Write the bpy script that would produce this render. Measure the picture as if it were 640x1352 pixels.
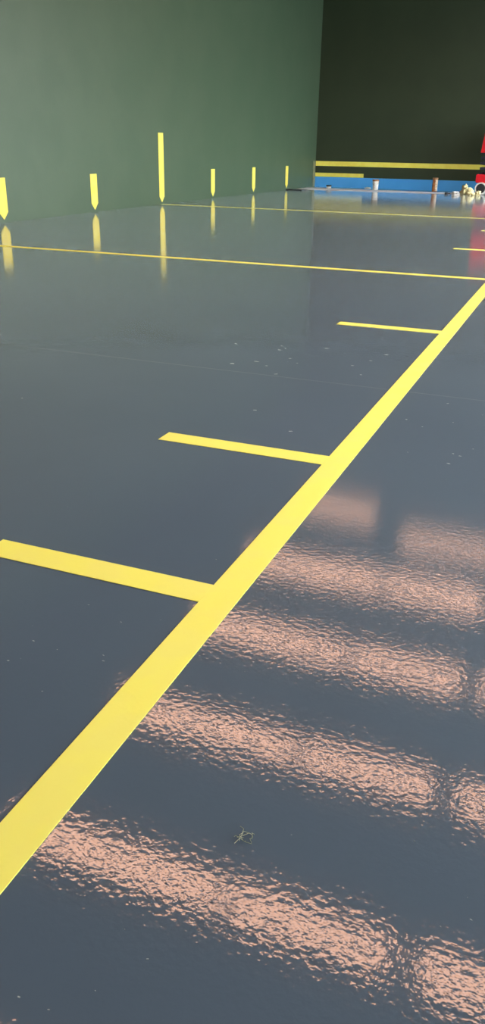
import bpy, bmesh, math, random
from mathutils import Vector, Matrix, noise
random.seed(7)
S = bpy.context.scene
for o in list(bpy.data.objects): bpy.data.objects.remove(o)

# ------------------------------------------------------------------ camera
# X runs right from the left wall, Y runs to the front wall (y = 0), Z up
cam = bpy.data.cameras.new('camera')
cam.sensor_fit = 'VERTICAL'; cam.sensor_height = 24.0
cam.lens = 24.0*1067.75/1352.0
cam.clip_start = 0.05; cam.clip_end = 300
co = bpy.data.objects.new('camera', cam); S.collection.objects.link(co)
yaw, pit, rol = -0.3782, 0.42397, 0.01711
fw = Vector((math.sin(yaw)*math.cos(pit), math.cos(yaw)*math.cos(pit), -math.sin(pit)))
r0 = Vector((math.cos(yaw), -math.sin(yaw), 0)); u0 = r0.cross(fw)
R = math.cos(rol)*r0 + math.sin(rol)*u0; U = -math.sin(rol)*r0 + math.cos(rol)*u0
M = Matrix((R, U, -fw)).transposed().to_4x4()
M.translation = (11.07, -35.504, 1.4875)
co.matrix_world = M
S.camera = co

# ------------------------------------------------------------------ world, light, exposure
W = bpy.data.worlds.new('daylight'); S.world = W; W.use_nodes = True
bg = W.node_tree.nodes['Background']
bg.inputs['Color'].default_value = (0.88, 0.98, 1.0, 1)
bg.inputs['Strength'].default_value = 12.5
SKYLIGHT_STRENGTH = 12.0
S.view_settings.view_transform = 'Standard'; S.view_settings.look = 'None'
S.view_settings.gamma = 1.0; S.view_settings.use_curve_mapping = False
S.view_settings.exposure = 0.12

# ------------------------------------------------------------------ helpers
def srgb(r, g, b):
    f = lambda c: c/12.92 if c <= .04045 else ((c+.055)/1.055)**2.4
    return (f(r/255), f(g/255), f(b/255), 1)

def mat(name, col, rough=.5, spec=.5, col2=None, nscale=3.0, nfrom=.4, nto=.6, detail=4,
        bump=0.0, bscale=40.0, metal=0.0, emit=None, estr=0.0, stretch=None, coat=0.0):
    m = bpy.data.materials.new(name); m.use_nodes = True
    nt = m.node_tree; b = nt.nodes['Principled BSDF']
    b.inputs['Base Color'].default_value = col; b.inputs['Roughness'].default_value = rough
    b.inputs['Specular IOR Level'].default_value = spec; b.inputs['Metallic'].default_value = metal
    b.inputs['Coat Weight'].default_value = coat
    tc = nt.nodes.new('ShaderNodeTexCoord'); mp = nt.nodes.new('ShaderNodeMapping')
    nt.links.new(tc.outputs['Object'], mp.inputs['Vector'])
    if stretch: mp.inputs['Scale'].default_value = stretch
    if col2:
        n = nt.nodes.new('ShaderNodeTexNoise'); n.inputs['Scale'].default_value = nscale; n.inputs['Detail'].default_value = detail
        nt.links.new(mp.outputs[0], n.inputs['Vector'])
        rp = nt.nodes.new('ShaderNodeValToRGB')
        rp.color_ramp.elements[0].position = nfrom; rp.color_ramp.elements[0].color = col
        rp.color_ramp.elements[1].position = nto; rp.color_ramp.elements[1].color = col2
        nt.links.new(n.outputs['Fac'], rp.inputs[0]); nt.links.new(rp.outputs[0], b.inputs['Base Color'])
    if bump:
        n2 = nt.nodes.new('ShaderNodeTexNoise'); n2.inputs['Scale'].default_value = bscale; n2.inputs['Detail'].default_value = 2
        nt.links.new(mp.outputs[0], n2.inputs['Vector'])
        bp = nt.nodes.new('ShaderNodeBump'); bp.inputs['Strength'].default_value = 1.0; bp.inputs['Distance'].default_value = bump
        nt.links.new(n2.outputs['Fac'], bp.inputs['Height']); nt.links.new(bp.outputs[0], b.inputs['Normal'])
    if emit:
        b.inputs['Emission Color'].default_value = emit; b.inputs['Emission Strength'].default_value = estr
    return m

def link(name, bm, m, parent=None, smooth=False, bevel=0.0):
    me = bpy.data.meshes.new(name)
    bmesh.ops.recalc_face_normals(bm, faces=bm.faces[:])
    bm.to_mesh(me); bm.free()
    o = bpy.data.objects.new(name, me); S.collection.objects.link(o)
    for x in (m if isinstance(m, (list, tuple)) else [m]): me.materials.append(x)
    if smooth:
        for p in me.polygons: p.use_smooth = True
    if bevel:
        md = o.modifiers.new('bevel', 'BEVEL'); md.width = bevel; md.segments = 2; md.limit_method = 'ANGLE'
    if parent: o.parent = parent
    return o

def tag(o, label, cat, group=None):
    o['label'] = label; o['category'] = cat
    if group: o['group'] = group
    return o

def thing(name, label, cat, loc, group=None, rz=0):
    o = bpy.data.objects.new(name, None); S.collection.objects.link(o)
    o.location = loc; o.rotation_euler = (0, 0, rz); o.empty_display_size = .1
    return tag(o, label, cat, group)

def box(bm, x0, x1, y0, y1, z0, z1):
    r = bmesh.ops.create_cube(bm, size=1.0)
    for v in r['verts']:
        v.co = Vector(((x0+x1)/2+v.co.x*(x1-x0), (y0+y1)/2+v.co.y*(y1-y0), (z0+z1)/2+v.co.z*(z1-z0)))
    return r['verts']

def bx(*a):
    bm = bmesh.new(); box(bm, *a); return bm

def prism(bm, pts, ext):
    """closed polygon (3-D points) pushed along ext"""
    a = [bm.verts.new(p) for p in pts]; b = [bm.verts.new(Vector(p)+Vector(ext)) for p in pts]
    bm.faces.new(a); bm.faces.new(b[::-1]); n = len(pts)
    for i in range(n): bm.faces.new((a[i], b[i], b[(i+1) % n], a[(i+1) % n]))

def lathe(bm, prof, n=32, c=(0, 0, 0), axis='Z', closed=False):
    rings = []
    for (r, z) in prof:
        ring = []
        for i in range(n):
            t = 2*math.pi*i/n; p = (r*math.cos(t), r*math.sin(t), z)
            if axis == 'Y': p = (p[0], p[2], p[1])
            ring.append(bm.verts.new((p[0]+c[0], p[1]+c[1], p[2]+c[2])))
        rings.append(ring)
    m = len(rings)
    for k in range(m if closed else m-1):
        A = rings[k]; B = rings[(k+1) % m]
        for i in range(n): bm.faces.new((A[i], A[(i+1) % n], B[(i+1) % n], B[i]))
    if not closed:
        bm.faces.new(rings[0][::-1]); bm.faces.new(rings[-1])

def tube(bm, pts, r, n=8):
    pts = [Vector(p) for p in pts]; rings = []
    for i, p in enumerate(pts):
        t = (pts[min(i+1, len(pts)-1)]-pts[max(i-1, 0)]).normalized()
        a = t.orthogonal().normalized() if i == 0 else (rings_n - t*rings_n.dot(t)).normalized()
        rings_n = a; b = t.cross(a)
        rings.append([bm.verts.new(p+r*(math.cos(2*math.pi*k/n)*a+math.sin(2*math.pi*k/n)*b)) for k in range(n)])
    for A, B in zip(rings, rings[1:]):
        for k in range(n): bm.faces.new((A[k], A[(k+1) % n], B[(k+1) % n], B[k]))
    bm.faces.new(rings[0][::-1]); bm.faces.new(rings[-1])

def struct(name, bm, m, bevel=0.0):
    o = link(name, bm, m, bevel=bevel); o['kind'] = 'structure'; return o

# ------------------------------------------------------------------ materials
# glossy blue-grey floor paint with an orange-peel skin
def floor_material():
    m = bpy.data.materials.new('glossy_blue_grey_floor_paint'); m.use_nodes = True
    nt = m.node_tree; L = nt.links; N = nt.nodes.new; b = nt.nodes['Principled BSDF']
    tc = N('ShaderNodeTexCoord')
    def nz(scale, detail=3, rough=.5, vec=None):
        n = N('ShaderNodeTexNoise'); n.inputs['Scale'].default_value = scale; n.inputs['Detail'].default_value = detail
        n.inputs['Roughness'].default_value = rough
        L.new(vec or tc.outputs['Object'], n.inputs['Vector']); return n
    big = nz(.45, 4)
    rp = N('ShaderNodeValToRGB')
    rp.color_ramp.elements[0].position = .3; rp.color_ramp.elements[0].color = FLOOR_A
    rp.color_ramp.elements[1].position = .7; rp.color_ramp.elements[1].color = FLOOR_B
    L.new(big.outputs['Fac'], rp.inputs[0])
    # expansion joint painted over: a hairline across the court
    sp = N('ShaderNodeSeparateXYZ'); L.new(tc.outputs['Object'], sp.inputs[0])
    a = N('ShaderNodeMath'); a.operation = 'ADD'; a.inputs[1].default_value = 30.16; L.new(sp.outputs['Y'], a.inputs[0])
    ab = N('ShaderNodeMath'); ab.operation = 'ABSOLUTE'; L.new(a.outputs[0], ab.inputs[0])
    lt = N('ShaderNodeMath'); lt.operation = 'LESS_THAN'; lt.inputs[1].default_value = .007; L.new(ab.outputs[0], lt.inputs[0])
    # fine pale dust specks
    vo = N('ShaderNodeTexVoronoi'); vo.inputs['Scale'].default_value = 9.0; L.new(tc.outputs['Object'], vo.inputs['Vector'])
    l2 = N('ShaderNodeMath'); l2.operation = 'LESS_THAN'; l2.inputs[1].default_value = .018; L.new(vo.outputs['Distance'], l2.inputs[0])
    mx = N('ShaderNodeMix'); mx.data_type = 'RGBA'; mx.inputs[7].default_value = srgb(150, 160, 165)
    mf = N('ShaderNodeMath'); mf.operation = 'MULTIPLY'; mf.inputs[1].default_value = .35; L.new(l2.outputs[0], mf.inputs[0])
    L.new(mf.outputs[0], mx.inputs[0]); L.new(rp.outputs[0], mx.inputs[6])
    m2 = N('ShaderNodeMix'); m2.data_type = 'RGBA'; m2.inputs[7].default_value = srgb(140, 146, 150)
    jf = N('ShaderNodeMath'); jf.operation = 'MULTIPLY'; jf.inputs[1].default_value = .22; L.new(lt.outputs[0], jf.inputs[0])
    L.new(jf.outputs[0], m2.inputs[0]); L.new(mx.outputs[2], m2.inputs[6])
    L.new(m2.outputs[2], b.inputs['Base Color'])
    # skin: orange peel plus slow trowel waves
    peel = nz(56, 2, .5); wave = nz(7, 2)
    b1 = N('ShaderNodeBump'); b1.inputs['Distance'].default_value = PEEL; L.new(peel.outputs['Fac'], b1.inputs['Height'])
    b2 = N('ShaderNodeBump'); b2.inputs['Distance'].default_value = WAVE; L.new(wave.outputs['Fac'], b2.inputs['Height'])
    L.new(b1.outputs[0], b2.inputs['Normal']); L.new(b2.outputs[0], b.inputs['Normal'])
    b.inputs['Roughness'].default_value = .055; b.inputs['IOR'].default_value = 1.6
    # sheen added to brighten the floor at grazing angles
    b.inputs['Sheen Weight'].default_value = .06; b.inputs['Sheen Roughness'].default_value = .6; b.inputs['Sheen Tint'].default_value = (.92, 1, 1, 1)
    return m
FLOOR_A = srgb(78, 94, 110); FLOOR_B = srgb(84, 100, 116)
PEEL = .00040; WAVE = .0003

M_floor = floor_material()
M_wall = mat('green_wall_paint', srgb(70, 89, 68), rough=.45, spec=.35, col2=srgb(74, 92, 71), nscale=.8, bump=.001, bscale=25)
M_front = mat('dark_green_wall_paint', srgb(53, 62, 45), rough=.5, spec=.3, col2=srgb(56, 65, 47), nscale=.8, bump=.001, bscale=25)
M_blue = mat('blue_metal_sheet', srgb(78, 166, 238), rough=.4, col2=srgb(84, 172, 242), nscale=1.5)
M_yel = mat('yellow_line_paint', srgb(250, 246, 116), rough=.55, spec=.25, col2=srgb(248, 243, 122), nscale=6, bump=.0004, bscale=60)
M_ywall = mat('yellow_wall_paint', srgb(252, 238, 112), rough=.55, spec=.25, col2=srgb(248, 230, 100), nscale=4)
M_mark = mat('weathered_yellow_paint', srgb(238, 220, 94), rough=.55, spec=.25, col2=srgb(232, 212, 104), nscale=5)
M_roof = mat('dark_roof_sheet', srgb(70, 74, 76), rough=.7, col2=srgb(62, 66, 70), nscale=1)
M_plain = mat('grey_render', srgb(128, 132, 128), rough=.7, col2=srgb(118, 124, 120), nscale=1)
M_yard = mat('asphalt_yard', srgb(96, 96, 92), rough=.9, col2=srgb(84, 84, 82), nscale=2)
M_sky = mat('peach_translucent_sheet', srgb(240, 190, 165), rough=.5, emit=(1.0, .52, .32, 1), estr=SKYLIGHT_STRENGTH)
M_sky2 = mat('dimmed_peach_sheet', srgb(200, 150, 125), rough=.6, emit=(1.0, .52, .32, 1), estr=SKYLIGHT_STRENGTH*.45)  # same sheet with its glow turned down
M_beam = mat('grey_roof_steel', srgb(96, 100, 104), rough=.5, col2=srgb(88, 92, 98), nscale=4)
M_corner = mat('worn_pale_corner', srgb(134, 130, 98), rough=.6, col2=srgb(110, 116, 90), nscale=5)

# ------------------------------------------------------------------ the setting
XR, YB, H = 16.5, -42.0, 9.0
struct('floor', bx(-.3, XR+.3, YB-.3, .3, -.2, 0), M_floor)
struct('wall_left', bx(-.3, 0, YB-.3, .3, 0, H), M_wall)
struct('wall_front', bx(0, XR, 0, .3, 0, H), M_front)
struct('wall_back', bx(0, XR+.3, YB-.3, YB, 0, H), M_wall)
bm = bmesh.new()                                   # unseen open side: parapet, posts, wall above; openings shaped, upper row added for light
box(bm, XR, XR+.3, YB, -11, 0, .9); box(bm, XR, XR+.3, -11, .3, 0, .3)
box(bm, XR, XR+.3, YB, -11, 3.4, 6.6); box(bm, XR, XR+.3, -11, .3, 5.9, 6.6)
box(bm, XR, XR+.3, YB, .3, 8.4, H); box(bm, XR, XR+.3, YB, -35, .9, 8.4); box(bm, XR, XR+.3, -2.5, .3, 6.6, 8.4)
for k in range(1, 7):
    y = YB + k*7.0; box(bm, XR, XR+.3, y-.2, y+.2, .3, 8.4)
struct('wall_right', bm, M_plain)
struct('ceiling', bx(-.3, XR+.3, YB-.3, .3, H, H+.2), M_roof)
struct('ground', bx(XR+.3, XR+60, YB-30, 40, -.25, -.05), M_yard)
n = 1
for y in (-30.9, -27.35, -23.8, -20.3, -16.75):
    for (x0, x1) in ((3.8, 7.58), (7.72, 10.2), (10.6, 13.3), (13.44, 16.0)):
        struct('window_%d' % n, bx(x0, x1, y-.25, y+.25, H-.03, H), M_sky); n += 1
for (x0, x1, y) in ((4.1, 6.4, -12.5), (7.5, 10.2, -13.8), (10.6, 13.3, -13.8)):     # farthest row, wider sheets, emission weakened for fainter floor reflections
    struct('window_%d' % n, bx(x0, x1, y-.38, y+.38, H-.03, H), M_sky2); n += 1
for k, y in enumerate((-32.6, -29.1, -25.6, -22.0, -18.5, -14.9, -11.2, -7.5, -3.8)):
    struct('trim_%d' % (k+2), bx(0, XR, y-.08, y+.08, H-.28, H), M_beam)
struct('trim_1', bx(0, .012, -.32, -.02, 0, 1.0), M_corner)
# blue strip along the foot of the front wall
o = struct('baseboard_front', bx(.012, 14.0, -.03, 0, 0, .395), M_blue, bevel=.006)

# ------------------------------------------------------------------ painted lines
def line(name, x0, x1, y0, y1, label, cat='line', group=None, z=.0025):
    return tag(link(name, bx(x0, x1, y0, y1, 0, z), M_yel, bevel=.001), label, cat, group)
G1 = 'yellow painted floor lines'
line('court_line', 10.004, 10.132, YB+.5, -.05, 'broad yellow line running diagonally up the glossy floor along the court edge', 'line', G1)
line('cross_line', .004, 10.004, -24.51-.067, -24.51+.067, 'long thin yellow line crossing the floor in front of the low wall marks', 'line', G1)
line('cross_line', .004, 10.004, -14.086-.067, -14.086+.067, 'faint distant yellow line crossing the floor from the tall wall mark', 'line', G1)
G2 = 'short yellow tick marks on the floor'
for y, lab in ((-33.166, 'nearest short yellow tick joining the broad line, cut by the left picture edge'),
               (-31.659, 'short yellow tick joining the broad line, second nearest, in mid floor'),
               (-28.092, 'small yellow tick joining the broad line just before the long cross line'),
               (-21.12, 'tiny yellow tick at the right edge just beyond the long cross line'),
               (-17.45, 'farthest tiny yellow tick at the right edge, near the red reflection')):
    line('tick_mark', 9.058, 10.004, y-.067, y+.067, lab, 'line', G2)
line_wall = lambda name, x0, x1, z0, z1, label: tag(link(name, bx(x0, x1, -.006, 0, z0, z1), M_ywall, bevel=.001), label, 'stripe', 'yellow stripes on the front wall')
line_wall('wall_stripe', .012, 12.5, .815, 1.0, 'long yellow stripe across the dark front wall above the blue base')
line_wall('wall_stripe', .012, 2.1, .40, .55, 'short yellow stripe low on the front wall beside the corner')

# pointed marks on the left wall
def wall_mark(y, top, label):
    bm = bmesh.new(); w = .145
    prism(bm, [(0, y, .055), (0, y+w, .2), (0, y+w, top), (0, y-w, top), (0, y-w, .2)], (.006, 0, 0))
    tag(link('wall_mark', bm, M_mark), label, 'wall mark', 'pointed yellow marks on the left wall')
for y, top, lab in ((-3.638, .85, 'smallest pointed yellow mark on the green wall, nearest the corner'),
                    (-7.131, .85, 'short pointed yellow mark on the green wall, second from the corner'),
                    (-10.62, .85, 'short pointed yellow mark just right of the tall one on the green wall'),
                    (-14.086, 1.8, 'tall pointed yellow mark on the green wall, twice the height of the others'),
                    (-17.592, .85, 'short pointed yellow mark just left of the tall one on the green wall'),
                    (-21.091, .85, 'biggest short pointed yellow mark, at the left picture edge on the green wall')):
    wall_mark(y, top, lab)

# ------------------------------------------------------------------ things at the front wall
M_white = mat('white_plastic', srgb(226, 222, 216), rough=.4, col2=srgb(206, 200, 192), nscale=9)
M_sheet = mat('pale_masking_paper', srgb(244, 240, 248), rough=.6, col2=srgb(228, 226, 238), nscale=3)
M_tan = mat('tan_lid_plastic', srgb(176, 128, 88), rough=.5, col2=srgb(150, 104, 70), nscale=14)
M_stain = mat('stained_cardboard', srgb(186, 122, 70), rough=.75, col2=srgb(120, 62, 34), nscale=9, nfrom=.42, nto=.62)
M_pale = mat('pale_label_paper', srgb(232, 214, 192), rough=.7, col2=srgb(190, 160, 130), nscale=12)
M_dark = mat('black_rubber', srgb(26, 26, 30), rough=.6, col2=srgb(34, 34, 40), nscale=9)
M_bsteel = mat('black_steel', srgb(30, 30, 42), rough=.35, col2=srgb(40, 40, 56), nscale=6)
M_red = mat('red_enamel', srgb(214, 26, 40), rough=.3, spec=.5, col2=srgb(200, 20, 36), nscale=4)
M_steel = mat('bare_steel', srgb(150, 150, 152), rough=.3, metal=.9, col2=srgb(130, 130, 134), nscale=12)
M_rag = mat('cream_cloth', srgb(232, 222, 172), rough=.9, col2=srgb(216, 198, 140), nscale=12, bump=.004, bscale=60)
M_ragw = mat('white_cloth', srgb(226, 222, 216), rough=.9, col2=srgb(206, 200, 196), nscale=12, bump=.004, bscale=60)

# masking sheet lying before the front wall
bm = bmesh.new(); nx, ny = 90, 8; g = []
for i in range(nx+1):
    row = []
    for j in range(ny+1):
        u = i/nx; v = j/ny; x = .05+6.0*u
        ya = -2.95+.55*u + .05*math.sin(7*u*3); yb = -1.1-.5*u + .05*math.sin(5*u*4+1)
        z = .012+.010*noise.noise((x*2.2, v*4, 1.7))
        row.append(bm.verts.new((x, ya+(yb-ya)*v, z)))
    g.append(row)
for i in range(nx):
    for j in range(ny): bm.faces.new((g[i][j], g[i+1][j], g[i+1][j+1], g[i][j+1]))
o = link('masking_sheet', bm, M_sheet, smooth=True)
md = o.modifiers.new('thick', 'SOLIDIFY'); md.thickness = .008; md.offset = -1
tag(o, 'long strip of white masking paper lying along the foot of the front wall', 'masking paper')

# dark board with pale edge at the left wall
b0 = thing('scraper_board', 'flat dark board lying at the left wall below the smallest yellow mark', 'board', (.35, -3.55, 0), rz=-.25)
link('board', bx(-.34, .42, -.22, .2, 0, .03), M_bsteel, b0, bevel=.004)
link('edge_strip', bx(-.1, .42, .2, .25, 0, .045), M_white, b0, bevel=.004)

# small tub with dark lid
t = thing('paint_tub', 'small white tub with black lid standing on the masking paper near the corner', 'tub', (1.15, -1.75, .016))
bm = bmesh.new(); lathe(bm, [(.078, 0), (.084, .02), (.095, .075), (.098, .08)], 28); link('body', bm, M_white, t, smooth=False)
bm = bmesh.new(); lathe(bm, [(.104, .08), (.108, .085), (.108, .125), (.1, .132), (.09, .128)], 28); link('lid', bm, M_dark, t)

# white bucket
p = thing('paint_bucket', 'white paint bucket with tan lid standing before the blue wall base', 'bucket', (2.99, -1.5, .016))
bm = bmesh.new(); lathe(bm, [(.104, 0), (.106, .008), (.119, .27), (.126, .272), (.126, .29), (.12, .292), (.121, .32)], 40); link('body', bm, M_white, p)
bm = bmesh.new(); lathe(bm, [(.128, .318), (.132, .322), (.132, .37), (.126, .378), (.112, .38), (.11, .372)], 40); link('lid', bm, M_tan, p)
bm = bmesh.new(); tube(bm, [(.13*math.cos(a), -.012-.14*math.sin(a), .282-.10*math.sin(a)) for a in [math.pi*k/14 for k in range(15)]], .004); link('handle', bm, M_steel, p)

# tall stained tub
p = thing('cardboard_drum', 'tall brown stained drum with dark lid standing before the blue wall base', 'drum', (5.32, -1.5, .016))
bm = bmesh.new(); lathe(bm, [(.1, 0), (.104, .004), (.104, .02), (.098, .024), (.098, .25), (.102, .255), (.102, .27), (.098, .275), (.098, .46)], 40); link('body', bm, M_stain, p)
bm = bmesh.new()
for k in range(9):
    a0 = -1.3+k*.13; a1 = a0+.13
    pts = [(.1*math.cos(a), .1*math.sin(a), z) for a, z in ((a0, .03), (a1, .03), (a1, .44), (a0, .44))]
    prism(bm, pts, (.006*math.cos(a0), .006*math.sin(a0), 0))
lo = link('label_sheet', bm, M_pale, p); lo['label'] = 'pale paper label'
bm = bmesh.new(); lathe(bm, [(.104, .46), (.108, .464), (.108, .5), (.1, .506), (.09, .5)], 40); link('lid', bm, M_tan, p)

# crumpled cloths
def crumple(name, loc, sx, sy, sz, m, seed, label, cat='rag', group='crumpled cloths on the floor'):
    bm = bmesh.new(); bmesh.ops.create_icosphere(bm, subdivisions=4, radius=1.0)
    for v in bm.verts:
        d = v.co.normalized()
        k = 1+.75*noise.noise(d*1.7+Vector((seed, 0, 0)))+.7*(.3-abs(noise.noise(d*3.2+Vector((0, seed, 0)))))+.12*noise.noise(d*9+Vector((0, 0, seed)))
        v.co = Vector((d.x*sx*k, d.y*sy*k, max(0, d.z*sz*k+sz*.55)))
    o = link(name, bm, m, smooth=True); o.location = loc
    return tag(o, label, cat, group)
crumple('rag', (6.33, -2.86, 0), .13, .12, .065, M_ragw, 3.1, 'flat white crumpled rag at the left end of the rag pile')
crumple('rag', (6.60, -2.24, 0), .15, .13, .19, M_rag, 8.4, 'tallest cream crumpled rag in the pile before the blue base')
crumple('rag', (6.84, -2.86, 0), .13, .12, .14, M_rag, 12.7, 'cream crumpled rag right of the tallest one in the pile')
crumple('rag', (7.10, -2.55, 0), .085, .085, .09, M_rag, 17.9, 'small cream crumpled rag in front of the red lift wheel')
crumple('rag', (2.55, -1.0, .02), .11, .09, .035, M_ragw, 22.3, 'small white paper scrap lying left of the white bucket', 'scrap', None)
bm = bmesh.new(); lathe(bm, [(.05, 0), (.055, .01), (.055, .06), (.048, .065)], 24); box(bm, -.02, .16, -.02, .02, .02, .05)
o = link('scraper', bm, M_dark); o.location = (5.98, -2.80, 0); o.rotation_euler = (0, 0, .4)
tag(o, 'small black scraper lying left of the rag pile', 'tool')

# ------------------------------------------------------------------ red scissor lift at the right edge
X0, YC = 6.90, -1.75
L = thing('scissor_lift', 'red and black scissor lift with white wheels standing at the right edge', 'lift', (X0, YC, 0))
bm = bmesh.new()
prism(bm, [(0, -.36, .44), (0, -.36, .66), (.03, -.36, .70), (1.9, -.36, .70), (1.94, -.36, .66), (1.94, -.36, .44), (1.9, -.36, .40), (.03, -.36, .40)], (0, .72, 0))
box(bm, .14, 1.8, -.26, .26, .22, .40)
link('chassis', bm, M_red, L, bevel=.01)
for sx in (.235, 1.7):
    for sy in (-1, 1):
        y0 = sy*.43; c = (sx, y0, .215)
        bm = bmesh.new(); lathe(bm, [(.168, -.07), (.205, -.07), (.215, -.055), (.215, .055), (.205, .07), (.168, .07)], 36, c, 'Y', closed=True)
        w = link('wheel', bm, M_white, L); w['label'] = 'white rimmed wheel'
        bm = bmesh.new(); lathe(bm, [(.17, -.05), (.17, .05), (.06, .055), (.04, .06)], 36, c, 'Y')
        link('hub', bm, M_dark, w)
        bm = bmesh.new(); box(bm, sx-.03, sx+.03, min(0, y0), max(0, y0), .2, .26); link('axle', bm, M_bsteel, L)
bm = bmesh.new(); box(bm, .15, .5, -.3, .3, .70, .77); o = link('step_pad', bm, M_white, L, bevel=.01); o['label'] = 'white step pad'
for sy in (-.3, .3):
    for k in range(4):
        z0 = .72+k*.175; z1 = z0+.175
        for (a, b, dy) in (((.12, z0), (1.86, z1), 0), ((.12, z1), (1.86, z0), .045)):
            bm = bmesh.new(); d = Vector((b[0]-a[0], 0, b[1]-a[1])).normalized(); nn = Vector((-d.z, 0, d.x))*.045
            A = Vector((a[0], sy+dy, a[1])); B = Vector((b[0], sy+dy, b[1]))
            prism(bm, [A-nn-d*.03, B-nn+d*.03, B+nn+d*.03, A+nn-d*.03], (0, .035, 0))
            link('scissor_arm', bm, M_bsteel, L, bevel=.006)
bm = bmesh.new(); tube(bm, [(.3, 0, .74), (1.5, 0, 1.36)], .06, 16); link('hydraulic_cylinder', bm, M_steel, L)
bm = bmesh.new(); box(bm, .07, 2.0, -.38, .38, 1.43, 1.50); link('deck', bm, M_red, L, bevel=.01)
bm = bmesh.new()      # solid front and side panels of the cage, edges leaning in towards the top
prism(bm, [(.08, -.38, 1.5), (.11, -.38, 1.85), (.17, -.38, 2.42), (1.95, -.38, 2.42), (2.0, -.38, 1.5)], (0, .03, 0))
prism(bm, [(.08, .35, 1.5), (.11, .35, 1.85), (.17, .35, 2.42), (1.95, .35, 2.42), (2.0, .35, 1.5)], (0, .03, 0))
prism(bm, [(.08, -.35, 1.5), (.17, -.35, 2.42), (.20, -.35, 2.42), (.11, -.35, 1.5)], (0, .7, 0))
link('cage_panel', bm, M_red, L)
bm = bmesh.new()
for (x, y) in ((.22, -.34), (1.9, -.34), (.22, .34), (1.9, .34), (1.0, -.34), (1.0, .34)): tube(bm, [(x, y, 2.4), (x, y, 2.72)], .02)
for y in (-.34, .34): tube(bm, [(.22, y, 2.72), (1.9, y, 2.72)], .022)
for x in (.22, 1.9): tube(bm, [(x, -.34, 2.72), (x, .34, 2.72)], .022)
link('guard_rail', bm, M_red, L)

# ------------------------------------------------------------------ small things on the near floor
M_straw = mat('dry_fibre', srgb(178, 184, 160), rough=.9, col2=srgb(140, 150, 124), nscale=60)
bm = bmesh.new(); rr = random.Random(3)
for k in range(11):
    a = rr.uniform(0, 6.28); l = rr.uniform(.008, .022); q0 = Vector((rr.uniform(-.019, .019), rr.uniform(-.011, .011), .001))
    mid = q0+Vector((math.cos(a)*l*.5, math.sin(a)*l*.5, rr.uniform(.002, .007))); e = q0+Vector((math.cos(a+.6)*l, math.sin(a+.6)*l, rr.uniform(.001, .006)))
    tube(bm, [q0*1.5, mid*1.5, e*1.5], .0007, 5)
o = link('fibre_tuft', bm, M_straw); o.location = (10.558, -34.171, 0)
tag(o, 'tiny tuft of dry fibres lying on the near floor between the reflections', 'debris')

M_fleck = mat('pale_paint_fleck', srgb(158, 168, 170), rough=.6, col2=srgb(130, 140, 146), nscale=80)
def at(x, y):
    d = fw*1067.75+R*(x-320)-U*(y-676); c = M.translation
    return c-d*(c.z/d.z)
bm = bmesh.new(); rr = random.Random(11)
spots = []
for k in range(18): spots.append((rr.gauss(450, 55), rr.gauss(462, 30), .7))
for k in range(12): spots.append((rr.uniform(0, 400), rr.uniform(400, 600), .8))
for k in range(42): spots.append((rr.uniform(0, 640), rr.uniform(700, 1340), .45))
for k in range(16): spots.append((rr.uniform(480, 640), rr.uniform(410, 620), .55))
for (x, y, s) in spots:
    p0 = at(x, y)
    if 9.93 < p0.x < 10.2 or abs(p0.y+31.66) < .12 or abs(p0.y+28.09) < .12 or abs(p0.y+33.17) < .12: continue
    dist = (p0-M.translation).length
    l = dist*.0022*rr.uniform(.5, 2.2)*s; wdt = l*rr.uniform(.25, .5); a = rr.uniform(-.5, .5)
    pts = []
    for i in range(6):
        t = 2*math.pi*i/6; ex = l*math.cos(t)*rr.uniform(.7, 1.2); ey = wdt*math.sin(t)*rr.uniform(.7, 1.3)
        pts.append((p0.x+ex*math.cos(a)-ey*math.sin(a), p0.y+ex*math.sin(a)+ey*math.cos(a), 0))
    prism(bm, pts, (0, 0, .0008))
o = link('paint_flecks', bm, M_fleck); o['kind'] = 'stuff'
tag(o, 'pale paint flecks and dust scattered over the glossy floor', 'dust')
